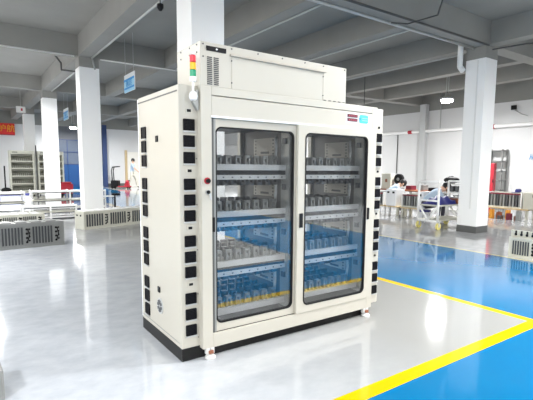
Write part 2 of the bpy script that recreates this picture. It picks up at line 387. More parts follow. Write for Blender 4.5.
# lamps
def lamp(x, y, z, label, power, rods=True):
    t = thing('pendant_lamp', label, 'lamp', (x, y, z))
    MB().lathe([(.17, 0), (.20, .02), (.19, .05), (.06, .13), (.05, .20)], n=24).build('shade', 'steel', t, smooth=True)
    MB().lathe([(.06, -.075), (.14, -.055), (.17, -.02), (.168, 0.001)], n=24).build('diffuser', 'lamp', t)
    if rods: MB().tube((-.05, 0, .18), (-.05, 0, 3.98-z), .012).tube((.05, 0, .18), (.05, 0, 3.98-z), .012).build('rod', 'conduit', t)
    l = bpy.data.lights.new('lamp_light', 'AREA'); l.shape = 'DISK'; l.size = .33; l.energy = power; l.color = (1, .995, .985)
    o = bpy.data.objects.new('lamp_light', l); col.objects.link(o); o.location = (0, 0, -.08); o.parent = t
    return t
PW = 225
lamp(10.41, 5.13, 3.3, 'bright round pendant lamp left of the right column', PW*.6)
lamp(3.75, 23.2, 3.3, 'bright round pendant lamp above the blue door at the far left', PW*.5)
lamp(-.75, 11.8, 3.5, 'round lamp just outside the left edge, mirrored in the floor', PW)
lamp(3.2, -1.2, 3.4, 'added round fill lamp overhead in front of the test cabinet', PW*.42)  # from here on unseen lamps, added as fill light for the hall
lamp(7.9, -2.0, 3.4, 'added round fill lamp over the right end of the blue floor', PW*.35)
lamp(-3.2, -2.2, 3.4, 'added round fill lamp behind and left of the camera', PW*.35)
lamp(-2.6, 4.6, 3.4, 'added round fill lamp left of the dark rack module', PW*.5)
lamp(9.8, 14, 3.3, 'added round fill lamp in the far right bay', PW*1.8)
lamp(8.0, 20.5, 3.3, 'added round fill lamp above the walking person', PW*.65)
lamp(3.0, -5.6, 3.4, 'added round fill lamp far behind the camera on the right', PW*1.0)  # rear lamps added out of view to brighten faces turned to the camera
lamp(-3.5, -6.5, 3.4, 'added round fill lamp far behind the camera on the left', PW*1.0)
lamp(8.8, -6.0, 3.4, 'added round fill lamp in the rear right corner', PW)
for i, y in enumerate(wy):
    l = bpy.data.lights.new('window_light', 'AREA'); l.shape = 'RECTANGLE'; l.size = 2.1; l.size_y = 3.9; l.energy = 62; l.color = (1, .995, .985)
    o = bpy.data.objects.new('window_light', l); col.objects.link(o); o.location = (-7.16, y+2, 2.1); o.rotation_euler = (0, -PI/2, 0)

# ------------------------------------------------------------------ the test cabinet
C = thing('test_cabinet', 'large cream battery test cabinet with two glass doors and rows of black vents', 'cabinet', (0, 0, 0))
W, D, H = 1.89, .787, 1.81
MB().box(0, 1.76, 0, D, 0, .087).build('plinth', 'plinth', C)
def body():
    b = MB()
    b.box(0, .135, 0, D, .087, H)                         # left vent bay
    b.box(1.755, W, 0, D, .087, H)                        # right vent bay
    b.box(.135, 1.755, -.03, D, 1.635, H)                 # head
    b.box(.135, 1.755, -.03, D, .087, .165)               # foot
    b.box(.135, .20, D-.05, D, .165, 1.635); b.box(1.69, 1.755, D-.05, D, .165, 1.635); b.box(.88, .98, D-.05, D, .165, 1.635)
    return b
body().build('body', 'cream', C, bevel=.004)
# door frame standing proud of the vent bays
b = MB(); b.box(.13, .205, -.05, .02, .072, H); b.box(1.70, 1.762, -.05, .02, .072, H)
b.box(.205, 1.70, -.05, .02, 1.622, 1.752); b.box(.205, 1.70, -.05, .02, 1.758, H); b.box(.205, 1.70, -.05, .02, .072, .168)
b.build('front_frame', 'cream', C, bevel=.003)
MB().box(.20, 1.70, -.056, -.05, 1.615, 1.628).build('drip_lip', 'sticker', C)
# inner side walls with hole columns
def side_wall(x0, x1, face):
    t = MB(); t.cur = 0; t.box(x0, x1, .02, D-.05, .165, 1.635)
    for z0 in (.30, .66, 1.01, 1.34):
        t.cur = 1; t.box(face-.004, face, .24, .56, z0+.055, z0+.195)
        t.cur = 2
        for y in (.26, .52):
            for q in range(5): t.box(face-.007, face-.003, y, y+.018, z0+.062+q*.027, z0+.074+q*.027)
        t.box(face-.007, face-.003, .33, .45, z0+.07, z0+.088)
    t.cur = 3
    t.box(face-.012, face-.002, .045, .15, .20, 1.60)
    t.cur = 0
    return t
side_wall(.915, .955, .915).build('partition', ['inner', 'cream_in', 'dark', 'greyframe'], C)
side_wall(1.72, 1.757, 1.72).build('inner_side_panel', ['inner', 'cream_in', 'dark', 'greyframe'], C)
MB().box(.135, .15, .02, D-.05, .165, 1.635).build('inner_side_panel', 'inner', C)
MB().box(.15, 1.72, .05, .75, 1.60, 1.634).build('inner_ceiling_panel', 'dark', C)
MB().box(.15, 1.72, .03, .75, .165, .18).build('inner_floor_panel', 'inner', C)
# cable bundle and connectors on each wall
for xw in (.90, 1.705):
    for z0 in (.30, .66, 1.01, 1.34):
        MB().path([(xw-.01, .20, z0+.20), (xw-.03, .17, z0+.10), (xw-.02, .19, z0+.02), (xw-.05, .22, z0-.02)], .011).build('cable', 'alu', C, smooth=True)
    for z in (.46, .80, 1.15, 1.50):
        MB().box(xw-.012, xw+.006, .075, .12, z-.022, z+.022).build('connector', 'clip', C, bevel=.003)
# trays with clip rows
def clip_mb(x, y, z, up=1, w=.044, h=.08):
    b = MB(); t = .012
    b.box(x-w/2, x-w/2+t, y, y+.04, z, z+up*h) if up > 0 else b.box(x-w/2, x-w/2+t, y, y+.04, z-h, z)
    b.box(x+w/2-t, x+w/2, y, y+.04, z, z+up*h) if up > 0 else b.box(x+w/2-t, x+w/2, y, y+.04, z-h, z)
    if up > 0: b.box(x-w/2, x+w/2, y, y+.04, z+h-t*1.6, z+h); b.box(x-w/4, x+w/4, y+.01, y+.03, z, z+h*.4)
    else: b.box(x-w/2, x+w/2, y, y+.04, z-h, z-h+t*1.6)
    return b
def join(a, b): return a.add(b.v, b.f)
tray0 = None
x0, x1 = 0.0, .60
tr = thing('tray', None, None); tr.parent = C
MB().box(x0, x1, .10, .66, -.020, 0).build('deck', 'alu', tr, bevel=.002)
MB().box(x0, x1+.012, .085, .10, -.028, .014).build('front_rail', 'alu', tr)
MB().box(x0, x1, .092, .62, -.062, -.030).build('circuit_strip', 'black', tr)
r = MB().box(x0, x1+.015, .085, .12, -.095, -.062).build('dotted_rail', 'alu', tr)
d = MB()
for q in range(8): d.box(x0+.05+q*.072, x0+.062+q*.072, .083, .086, -.083, -.074)
d.build('screw_row', 'dark', r)
for q in range(7): clip_mb(x0+.055+q*.08, .15, 0).build('clip', 'clipw', tr)
b = MB()
for yy in (.30, .45, .58):
    for q in range(8): join(b, clip_mb(x0+.04+q*.073, yy, 0, 1, .045, .075))
b.build('rear_clip_block', 'clip', tr)
b = MB()
for yy in (.16, .34, .52):
    for q in range(8): join(b, clip_mb(x0+.04+q*.073, yy, -.095, -1, .05, .045))
b.build('hanging_clip_block', 'clip', tr)
first = True
for bx in (.305, 1.10):
    for z in (1.305, .972, .612, .262):
        t = tr if first else copy_tree(tr, C)
        t.location = (bx, 0, z); first = False
        if z < .3:      # no rail below the lowest deck
            for ch in list(t.children):
                if ch.name.startswith(('dotted_rail', 'hanging', 'circuit')):
                    for g in list(ch.children): bpy.data.objects.remove(g)
                    bpy.data.objects.remove(ch)

# doors
def door(xa, xb, za, zb, gl, y0, y1, name='door'):
    d = thing(name, None, None, (0, 0, 0)); d.parent = C
    MB().ring((xa, xb, za, zb), .004, gl, .045, y0, y1).build('door_frame', 'cream', d, bevel=.0015)
    g = gl; MB().ring((g[0]-.001, g[1]+.001, g[2]-.001, g[3]+.001), .046, (g[0]+.009, g[1]-.009, g[2]+.009, g[3]-.009), .038, y0-.003, y1).build('gasket', 'black', d)
    P = rrect(g[0]+.002, g[1]-.002, g[2]+.002, g[3]-.002, .043)
    MB().prism(P, 'y', y0+.006, y0+.011).build('glass_pane', 'glass', d)
    return d
dl = door(.212, .925, .172, 1.617, (.240, .892, .226, 1.562), -.030, -.008)
MB().box(.206, .226, -.0345, -.030, .165, 1.62).build('edge_recess_shade', 'inner', dl)  # dark strip standing in for the shade in the door recess
MB().box(.209, .232, -.038, -.032, .865, .965).build('handle', 'black', dl, bevel=.003)
dr = door(.912, 1.697, .172, 1.617, (.978, 1.650, .228, 1.560), -.058, -.034)
MB().box(.928, .962, -.064, -.057, .845, .955).build('handle', 'black', dr, bevel=.003)
MB().box(1.662, 1.688, -.064, -.057, .865, .965).build('handle', 'black', dr, bevel=.003)
MB().box(.226, .240, -.034, -.030, .172, 1.617).build('edge_strip', 'greyframe', dl)  # grey strip that carries the recess shade on towards the glass
MB().box(.206, .912, -.0315, -.022, .1675, .1725).build('bottom_gap', 'black', dl)

# air outlets
tops = [1.600, 1.497, 1.392, 1.222, 1.120, 1.017, .850, .745, .643, .465, .357, .247]
def outlet_mb(w, h):
    b = MB(); b.cur = 0
    b.ring((-w/2, w/2, -h, 0), .004, (-w/2+.006, w/2-.006, -h+.006, -.006), .004, -.010, .0, 2)
    b.box(-w/2+.004, w/2-.004, -.003, 0, -h+.004, -.004)
    for q in range(6): b.box(-w/2+.006, w/2-.006, -.008, -.004, -h+.010+q*(h-.018)/6, -h+.014+q*(h-.018)/6)
    b.cur = 1; b.box(-w/2-.002, w/2+.002, -.014, 0, -h-.010, -h-.002)
    return b
p0 = outlet_mb(.076, .073).build('air_outlet', ['grille', 'alu'], C)
p1 = outlet_mb(.066, .073).build('air_outlet', ['grille', 'alu'], C)
p2 = outlet_mb(.092, .085).build('air_outlet', ['grille', 'alu'], C)
def put(p, loc, rz, used):
    o = p
    if used: o = p.copy(); col.objects.link(o); o.parent = C
    o.location = loc; o.rotation_euler = (0, 0, rz)
for i, z in enumerate(tops):
    put(p0, (.067, 0, z), 0, i); put(p1, (1.842, 0, z), 0, i); put(p2, (0, .655, z-.012), -PI/2, i)
for z in (1.652, 1.272, .900, .523):
    MB().ring((.045, .092, z-.016, z+.016), .003, (.054, .083, z-.009, z+.009), .002, -.006, 0, 2).build('port_frame', 'cream', C)
    MB().box(.053, .084, -.003, 0, z-.010, z+.010).build('port', 'black', C)
    MB().tube((1.842, -.006, z), (1.842, 0, z), .010).build('port', 'black', C)
for y, z in ((.385, 1.49), (.40, .405)): MB().box(-.008, 0, y-.022, y+.022, z-.022, z+.022).build('latch', 'black', C, bevel=.004)
v = MB().tube((-.006, .385, .285), (0, .385, .285), .058, 24).build('round_fan_vent', 'alu', C)
f = MB()
for q in range(8):
    a = q*PI/4; f.prism([(.385+.012*math.cos(a), .285+.012*math.sin(a)), (.385+.048*math.cos(a), .285+.048*math.sin(a)), (.385+.046*math.cos(a+.5), .285+.046*math.sin(a+.5)), (.385+.014*math.cos(a+.7), .285+.014*math.sin(a+.7))], 'x', -.009, -.006)
f.build('fan_blade_set', 'clip', v)
# panel seams on the side and front
MB().box(-.0025, 0, .02, .775, 1.768, 1.777).build('side_seam', 'inner', C)
MB().box(-.0025, 0, .03, .775, .118, .122).build('side_seam', 'greyframe', C)
MB().box(-.003, .0, .775, .787, .1, 1.80).build('side_edge', 'sticker', C)
# screws
s = MB()
for z in (.15, .45, .75, 1.05, 1.35): s.tube((.118, -.004, z), (.118, 0, z), .004, 8)
s.build('screw_column', 'clip', C)
# top box
B = thing('top_box', None, None, (0, 0, 0)); B.parent = C
MB().box(.13, 1.392, -.045, .32, H, 2.082).build('shell', 'cream', B, bevel=.003)
MB().box(.34, 1.17, -.062, -.045, 2.018, 2.030).build('grip_rail', 'tan', B, bevel=.003)
MB().box(.355, .358, -.047, -.045, 1.815, 2.03).box(1.15, 1.153, -.047, -.045, 1.815, 2.03).build('access_seam', 'tan', B)
lv = MB()
for cx in (.195, .242):
    for q in range(15): lv.box(cx-.017, cx+.017, -.049, -.045, 1.822+q*.0118, 1.828+q*.0118)
lv.build('louvre_set', 'dark', B)
sg = MB().box(.172, .312, -.052, -.045, 2.030, 2.058).build('name_plate', 'black', B)
MB().prism([(.235, 2.044), (.243, 2.037), (.251, 2.044), (.243, 2.051)], 'y', -.054, -.052).build('emblem', 'sticker', sg)
s = MB()
for x in (.15, .355, .56, .765, .97, 1.15, 1.37):
    s.tube((x, -.049, 2.066), (x, -.045, 2.066), .005, 8)
for x in (.15, .355, 1.15): s.tube((x, -.049, 1.99), (x, -.045, 1.99), .005, 8)
for x in (.355, 1.15): s.tube((x, -.049, 1.85), (x, -.045, 1.85), .005, 8)
for y in (.0, .11, .25):
    s.tube((.126, y, 2.066), (.13, y, 2.066), .005, 8); s.tube((.126, y, 2.02), (.13, y, 2.02), .005, 8)
for x in (1.17, 1.22, 1.27, 1.32, 1.37): s.box(x-.012, x+.012, -.049, -.045, 1.814, 1.819)
s.build('screw_set', 'dark', B)
MB().box(1.55, 1.80, .25, .60, H, H+.035).build('top_hatch', 'cream', C, bevel=.004)
# display and logo
dp = MB().box(1.398, 1.655, -.0515, -.050, 1.660, 1.744).build('display_sticker', 'sticker', C)
for z in (1.709, 1.676):
    e = MB().box(1.41, 1.522, -.056, -.0515, z, z+.024).build('digit_display', 'display', dp)
    dg = MB()
    for q in range(4): dg.box(1.425+q*.024, 1.436+q*.024, -.0565, -.056, z+.007, z+.016)
    dg.build('digit_row', mat('digits', (.45, .05, .10), .4, noise=.05), e)
lg = MB(); lg.prism(rrect(1.545, 1.645, 1.668, 1.736, .016), 'y', -.055, -.0515)
lo = lg.build('logo', 'logo', dp)
MB().box(1.575, 1.640, -.0562, -.055, 1.706, 1.711).box(1.575, 1.640, -.0562, -.055, 1.688, 1.693).build('logo_stripe', 'signlight', lo)
MB().prism([(1.536, 1.702), (1.552, 1.690), (1.564, 1.702), (1.552, 1.714)], 'y', -.0568, -.055).build('logo_emblem', 'signblue', lo)
# switches on the left stile
e = MB().tube((.170, -.056, 1.208), (.170, -.050, 1.208), .022, 20).build('emergency_button', 'redpaint', C)
MB().tube((.170, -.075, 1.208), (.170, -.056, 1.208), .014, 16).build('button_cap', 'black', e)
e = MB().tube((.172, -.060, 1.135), (.172, -.050, 1.135), .016, 16).build('key_switch', 'steel', C)
MB().tube((.172, -.068, 1.135), (.172, -.060, 1.135), .012, 16).build('key_barrel', 'black', e)
MB().prism([(.176, 1.125), (.186, 1.125), (.196, 1.085), (.186, 1.082)], 'y', -.066, -.058).build('key', 'alu', e)
# signal tower on its bracket
S = thing('signal_tower', None, None, (.085, -.035, -.010)); S.parent = C
for nm, z, m in (('green_lens', 1.868, 'green'), ('amber_lens', 1.912, 'amber'), ('red_lens', 1.956, 'red')):
    MB().lathe([(.019, 0), (.0195, .004), (.0195, .037), (.018, .041)], (0, 0, z)).build(nm, m, S, smooth=False)
MB().lathe([(.020, 1.84), (.020, 1.868)]).build('collar', 'white', S); MB().lathe([(.012, 1.997), (.019, 1.999), (.010, 2.010)]).build('cap', 'white', S)
MB().tube((0, 0, 1.775), (0, 0, 1.84), .007).build('pole', 'white', S)
MB().lathe([(.012, 1.722), (.024, 1.730), (.027, 1.750), (.022, 1.770), (.010, 1.782)]).build('swivel_base', 'sticker', S, smooth=True)
MB().prism([(.022, 1.79), (.036, 1.79), (.036, 1.665), (.030, 1.665), (-.004, 1.72)], 'y', .0, .034).build('bracket', 'greyframe', S)
# levelling feet
def foot(x, y):
    f = thing('caster', None, None, (x, y, 0)); f.parent = C
    MB().lathe([(.036, 0), (.038, .012), (.030, .022), (.012, .028)]).build('pad', 'pvc', f, smooth=True)
    MB().tube((0, 0, .02), (0, 0, .075), .008).build('stem', 'steel', f)
    MB().box(-.030, .030, -.004, .028, .030, .074).build('bracket', 'pvc', f, bevel=.003)
    MB().box(-.016, .018, -.020, -.004, .034, .058).build('thumb_wheel', 'brown', f, bevel=.004)
foot(.185, -.045); foot(1.70, -.045)

# ------------------------------------------------------------------ rack modules on the floor
def module(name, label, x, y, rz, L, h, dp, body, groups, cat='battery module', z=0, top=True, lift=None):
    t = thing(name, label, cat, (x, y, z), rz)
    MB().box(0, L, 0, dp, 0.0, h).build('case', body, t, bevel=.006)
    MB().ring((0, L, 0, h), .004, (.02, L-.02, .03, h-.03), .01, -.008, 0, 2).build('front_bezel', body, t)
    gx = .07; gw = (L-.10)/groups
    for g in range(groups):
        s = MB(); x0 = .06 + g*gw
        n = 7
        for q in range(n):
            xx = x0 + q*gw*.72/n
            s.box(xx, xx+gw*.72/n*.5, -.012, -.0, h*.16, h*.84)
        s.build('slot_group', 'dark', t)
        c = MB(); xx = x0 + gw*.76
        for q in range(4):
            c.ball((xx+.02, -.004, h*(.24+.17*q)), .018, 8, 6, (1, .7, 1)); c.ball((xx+.055, -.010, h*(.30+.15*q)), .014, 8, 6, (1, .7, 1))
        c.path([(xx+.02, -.02, h*.25), (xx+.05, -.03, h*.5), (xx+.03, -.02, h*.78)], .008)
        c.build('connector_cluster', 'black', t)
    if top:
        b = MB()
        for g in range(groups*2): b.box(.05+g*(L-.1)/(groups*2), .05+(g+.7)*(L-.1)/(groups*2), .02, dp-.02, h, h+.016)
        b.build('top_cover', 'white' if body != 'modgrey' else 'modgrey', t)
    e = MB()
    for q in range(2): e.tube((-.012, dp*(.3+.4*q), h*.78), (0, dp*(.3+.4*q), h*.78), .018, 12)
    e.build('end_socket', 'black', t)
    return t
ang = math.atan2(.07, .90)
module('battery_module', 'dark grey rack module on the floor at the left edge', -.73-.45, 5.14-.035, ang, 1.35, .395, .30, 'modgrey', 3)
module('battery_module', 'cream rack module on the floor behind the dark grey one', -1.30, 7.45, .08, 1.50, .30, .35, 'modcream', 4)
a2 = math.atan2(.45, 1.26)
module('battery_module', 'cream rack module on the floor in front of the widest left column', .79, 6.79, a2, 1.75, .365, .32, 'modcream', 3)
t = module('battery_module', 'cream rack module on the floor at the right edge of the photo', 5.50, .63, -PI/2, 1.5, .30, .32, 'modcream', 4, top=False)
b = MB().box(0, 1.5, .05, .09, .30, .40).box(0, 1.5, .25, .29, .30, .36); b.build('top_rail', 'modcream', t)
b = MB()
for q in range(18): b.ball((.08+q*.08, .03, .345), .020, 8, 6)
for q in range(18): b.box(.075+q*.08, .085+q*.08, .02, .05, .35, .40)
b.build('terminal_row', 'black', t)

# grey box at the very left edge of the frame
t = thing('grey_case', 'grey upright case cut off by the left edge, near the camera', 'case', (-1.16, .10, 0), .05)
MB().box(-.30, .165, 0, .25, 0.0, .17).build('shell', 'modgrey', t, bevel=.006); MB().box(-.30, .15, -.004, 0, .03, .14).build('front_plate', 'greyframe', t)

# low white rail racks on the left
def rail_rack(x, y, L, dp, h, rz, label, shelves=3):
    t = thing('rail_rack', label, 'rack', (x, y, 0), rz, None)
    for px in (0, L*.5, L):
        for py in (0, dp): MB().box(px-.02, px+.02, py-.02, py+.02, 0, h).build('post', 'white', t)
    for s in range(shelves):
        z = h*(.18+.78*s/(shelves-1))
        MB().box(-.02, L+.02, -.03, dp+.03, z-.032, z).build('shelf', 'modcream' if s % 2 else 'white', t, bevel=.004)
        MB().box(0.02, L-.02, -.015, dp+.015, z-.055, z-.033).build('dark_underline', 'clip', t)  # dark line along the underside of each shelf
    return t
rail_rack(.35, 11.0, 1.9, .5, .60, -.02, 'low white rail rack standing right behind the widest column, left part showing')
rail_rack(-1.25, 10.2, 1.35, .5, .62, .02, 'low white rail rack at the left edge in front of the lavender box')
rail_rack(-.05, 9.1, 1.15, .3, .34, .03, 'lowest white rail rack just behind the two floor modules')
t = thing('storage_box', 'lavender white box with blue top edge between the white racks', 'box', (-.10, 13.0, 0), 0)
MB().box(-.15, .65, 0, .5, 0, .36).build('tub', 'lavender', t, bevel=.01); MB().box(-.17, .67, -.02, .52, .36, .39).build('lid', 'bluecloth', t, bevel=.01)
# small stand with horizontal bar to the right of the widest column
t = thing('barrier_stand', 'white bar stand with a black post right of the widest column', 'stand', (2.0, 10.6, 0), -.1)
MB().box(-.3, .45, -.02, .02, .40, .44).build('bar', 'white', t); MB().box(.40, .44, -.03, .03, 0, .46).build('post', 'black', t); MB().box(-.3, -.26, -.02, .02, 0, .42).build('post', 'white', t)
MB().box(.34, .56, -.05, .05, .44, .50).build('clamp', 'black', t, bevel=.01)
t = thing('red_jack', 'red hand jack on the floor right of the widest column', 'jack', (2.05, 11.9, 0), 0)
MB().box(-.15, .15, -.12, .12, .03, .17).build('base', 'redpaint', t, bevel=.02); MB().lathe([(.07, .16), (.06, .30), (.03, .34)]).build('cylinder', 'redpaint', t)
t = thing('red_crate', 'red crate seen between the left columns below the blue door', 'crate', (2.35, 17.6, 0), 0)
MB().box(-.25, .22, -.2, .2, .12, .52).box(-.2, .17, -.15, .15, .52, .60).build('crate_body', 'redpaint', t, bevel=.02)
for dx in (-.2, .16): MB().box(dx-.03, dx+.03, -.18, .18, 0, .12).build('runner', 'black', t)

# rack cabinets at the far left
M['rackcream'] = mat('rack_cream', (.70, .70, .60), .45, noise=.03)
M['rackgrey'] = mat('rack_grey', (.24, .24, .20), .5, noise=.1)
def rack_cab(x, y, label, w=.90):
    t = thing('rack_cabinet', label, 'cabinet', (x, y, 0), 0, None)
    MB().box(0, .06, 0, .6, .05, 1.88).box(w-.06, w, 0, .6, .05, 1.88).box(.06, w-.06, 0, .6, 1.74, 1.88).box(.06, w-.06, 0, .6, .05, .16).box(.06, w-.06, .56, .6, .16, 1.74).build('frame', 'rackcream', t)
    MB().box(.1, .3, -.006, 0, 1.79, 1.83).build('name_plate', 'rackgrey', t)
    for q, z in enumerate((1.42, 1.12, .80, .48, .18)):
        s = MB().box(.06, w-.06, .02, .55, z, z+.05).build('shelf', 'rackcream', t)
        b = MB()
        for g in range(9): b.box(.09+g*.075, .135+g*.075, .04, .20, z+.05, z+.15); 
        b.build('clip_row', 'rackgrey', s)
        b = MB().box(.06, w-.06, .03, .1, z+.24, z+.29); b.build('probe_bar', 'rackgrey', s)
    for px in (.05, w-.05): MB().tube((px, .05, 0), (px, .05, .05), .025, 10).build('foot', 'black', t)
    return t
rack_cab(.42, 18.6, 'pale battery rack cabinet, leftmost of the pair by the far wall')
rack_cab(1.45, 18.6, 'pale battery rack cabinet partly hidden behind the middle column', 1.0)
pipe('upright_pole', [(1.385, 18.5, 0), (1.385, 18.5, 2.12)], .025, 'clip', 'thin dark pole between the two rack cabinets', 'pole')
t = thing('floor_fan', 'small dark machine on a thin stand at the left edge before the white wall', 'machine', (.10, 16.5, 0))
MB().tube((0, 0, 0), (0, 0, 1.25), .025).build('mast', 'black', t); MB().ball((.02, 0, .35), .13, 14, 9, (1.3, 1, .8)).build('motor', 'black', t, smooth=True)
MB().box(-.25, .25, -.2, .2, 0, .06).build('base', 'black', t, bevel=.01)

# banner and hanging signs
t = thing('wall_banner', 'red banner with golden characters on the far left wall', 'banner', (.2, 25.12, 3.17))
MB().box(-2.6, 1.02, 0, .02, -.31, .31).build('cloth', 'banner', t)
text('characters', '\u4fdd\u9a7e\u62a4\u822a', .40, 'gold', t, Matrix.Translation((.24, -.01, .02)) @ FY)
MB().box(-2.6, 1.02, -.004, 0, -.30, -.27).build('border_line', 'maroon', t)
def hang(x, y, z, label, h=.47, w=.82):
    t = thing('hanging_sign', label, 'sign', (x, y, z))
    MB().box(-.01, .01, -w/2, w/2, -h/2, h/2).build('board', 'sticker', t)
    MB().box(-.014, -.01, -w/2, w/2, -h/2, h*.22).build('pale_field', 'signlight', t)
    MB().box(-.017, -.014, -w/2, w/2, h*.12, h*.24).build('blue_bar', 'signblue', t)
    MB().box(-.017, -.014, -w/2, w/2, -h*.34, -h*.24).build('blue_bar', 'signblue', t)
    text('characters', '\u6d4b\u8bd5\u533a', .15, 'signblue', t, Matrix.Translation((-.016, 0, -.025)) @ FX, .001)
    for s in (-1, 1): MB().tube((0, s*w*.4, h/2), (0, s*w*.4, 4.15-z), .006).build('cord', 'conduit', t)
hang(2.4, 8.85-1.2+.0, 3.33-.0, 'blue and white sign hanging right of the widest left column') if False else hang(2.0, 7.5, 3.15, 'blue and white sign hanging right of the widest left column', .39, .73)
hang(2.0, 15.05, 3.13, 'smaller blue and white sign hanging between the left columns', .40, .85)
t = thing('exit_sign', 'small white exit lamp box on the beam above the red banner', 'sign', (.83, 17.6, 3.45))
MB().box(-.16, .16, -.03, .03, -.12, .12).build('box', 'pvc', t, bevel=.01); MB().box(.0, .06, -.034, -.03, -.05, .05).build('symbol', 'redpaint', t)
MB().tube((0, 0, .12), (0, 0, .70), .008).build('rod', 'conduit', t)

# ------------------------------------------------------------------ people
def person(label, J, loc, rz, pants, hairy=True, seated=False):
    """J: joint positions; one continuous skinned body"""
    names = list(J.keys()); idx = {n: i for i, n in enumerate(names)}
    V = [J[n][0] for n in names]; R = [J[n][1] for n in names]
    E = [('pelvis','waist'),('waist','chest'),('chest','neck'),('neck','head0'),('head0','head1')]
    for s in 'LR':
        E += [('chest','sh'+s),('sh'+s,'el'+s),('el'+s,'wr'+s),('wr'+s,'palm'+s),('pelvis','hip'+s),('hip'+s,'kn'+s),('kn'+s,'an'+s),('an'+s,'toe'+s)]
    E = [(idx[a], idx[c]) for a, c in E]
    zone = {}
    # fingers: five short chains out of each palm
    for s in 'LR':
        w = Vector(J['wr'+s][0]); p = Vector(J['palm'+s][0]); d = (p-w).normalized()
        side = d.cross(Vector((0, 0, 1)))
        side = side.normalized() if side.length > .1 else Vector((0, 1, 0))
        nrm = d.cross(side).normalized()
        for q, (o, ln) in enumerate(((-.03, .055), (-.01, .072), (.01, .078), (.03, .07))):
            a = p + side*o + d*.015; c = a + d*ln*.5 - nrm*.006; e = c + d*ln*.45 - nrm*.02
            i0 = len(V); V += [tuple(a), tuple(c), tuple(e)]; R += [.011, .009, .007]
            E += [(idx['palm'+s], i0), (i0, i0+1), (i0+1, i0+2)]
        a = w + d*.03 - side*.035; c = a + d*.035 - side*.02
        i0 = len(V); V += [tuple(a), tuple(c)]; R += [.012, .009]; E += [(idx['palm'+s], i0), (i0, i0+1)]
    me = bpy.data.meshes.new('person'); me.from_pydata(V, E, []); ob = bpy.data.objects.new('tmp', me); col.objects.link(ob)
    md = ob.modifiers.new('s', 'SKIN'); md.use_smooth_shade = True
    for i, sv in enumerate(me.skin_vertices[0].data): sv.radius = (R[i], R[i]); sv.use_root = (i == idx['pelvis'])
    ob.modifiers.new('u', 'SUBSURF').levels = 1
    dg = bpy.context.evaluated_depsgraph_get(); dg.update()
    m2 = bpy.data.meshes.new_from_object(ob.evaluated_get(dg)); bpy.data.objects.remove(ob)
    m2.materials.clear()
    for m in ('skin', 'shirt', pants, 'shoe'): m2.materials.append(M[m])
    segs = []
    def sg(a, c, k, t0=0, t1=1):
        A = Vector(J[a][0]); Bv = Vector(J[c][0]); segs.append((A.lerp(Bv, t0), A.lerp(Bv, t1), k))
    sg('waist','chest',1); sg('chest','neck',1,0,.6); sg('pelvis','waist',2,0,.4); sg('pelvis','waist',1,.5,1); sg('neck','head0',0); sg('head0','head1',0)
    for s in 'LR':
        sg('chest','sh'+s,1); sg('sh'+s,'el'+s,1,0,.75); sg('el'+s,'wr'+s,0); sg('wr'+s,'palm'+s,0); sg('pelvis','hip'+s,2); sg('hip'+s,'kn'+s,2); sg('kn'+s,'an'+s,2,0,.9); sg('an'+s,'toe'+s,3)
    for p in m2.polygons:
        c = p.center; best = (9, 0)
        for A, Bv, k in segs:
            d = Bv-A; tt = max(0, min(1, (c-A).dot(d)/max(d.dot(d), 1e-9))); q = (c-(A+d*tt)).length
            if q < best[0]: best = (q, k)
        p.material_index = best[1]; p.use_smooth = True
    t = thing('person', label, 'person', loc, rz)
    o = bpy.data.objects.new('body', m2); col.objects.link(o); o.parent = t
    # hair cap, face
    h0 = Vector(J['head0'][0]); h1 = Vector(J['head1'][0]); ax = (h1-h0).normalized(); c = h0.lerp(h1, .62)
    fw = Vector((1, 0, 0)) - ax*ax.x
    fw = fw.normalized() if fw.length > .2 else -Vector((0,0,1)); sd = ax.cross(fw)
    MB().ball(tuple(c - fw*.018 + ax*.018), .106, 16, 10, (1, .92, 1.05)).build('hair', 'hair', t, smooth=True)
    f = MB()
    f.tube(c + fw*.088 - ax*.03, c + fw*.118 - ax*.05, .012, 8, .016)
    f.build('nose', 'skin', t)
    e = MB()
    for s in (-1, 1): e.ball(tuple(c + fw*.09 + sd*s*.032 - ax*.015), .011, 8, 6)
    e.build('eye_pair', 'black', t)
    MB().tube(c + fw*.088 + sd*.022 - ax*.085, c + fw*.088 - sd*.022 - ax*.085, .006, 6).build('mouth', 'maroon', t)
    er = MB()
    for s in (-1, 1): er.ball(tuple(c + sd*s*.095 - ax*.03), .026, 8, 6, (.8, .5, 1.2))
    er.build('ear_pair', 'skin', t)
    return t
walk = dict(pelvis=((0,0,.92),.125), waist=((.01,0,1.07),.115), chest=((.03,0,1.30),.135), neck=((.04,0,1.46),.052), head0=((.06,0,1.53),.075), head1=((.08,0,1.66),.085),
    shL=((.03,.17,1.38),.06), elL=((-.12,.22,1.12),.045), wrL=((-.08,.23,.88),.03), palmL=((-.07,.23,.80),.032),
    shR=((.03,-.17,1.38),.06), elR=((.20,-.21,1.16),.045), wrR=((.40,-.20,.98),.03), palmR=((.47,-.20,.93),.032),
    hipL=((0,.09,.86),.095), knL=((.18,.10,.49),.062), anL=((.26,.10,.09),.042), toeL=((.42,.11,.03),.035),
    hipR=((0,-.09,.86),.095), knR=((-.06,-.10,.48),.062), anR=((-.32,-.10,.14),.042), toeR=((-.20,-.11,.03),.035))
person('person in pale blue shirt and beige trousers walking to the right, far behind', walk, (6.85, 23.3, 0), -.62, 'pants')
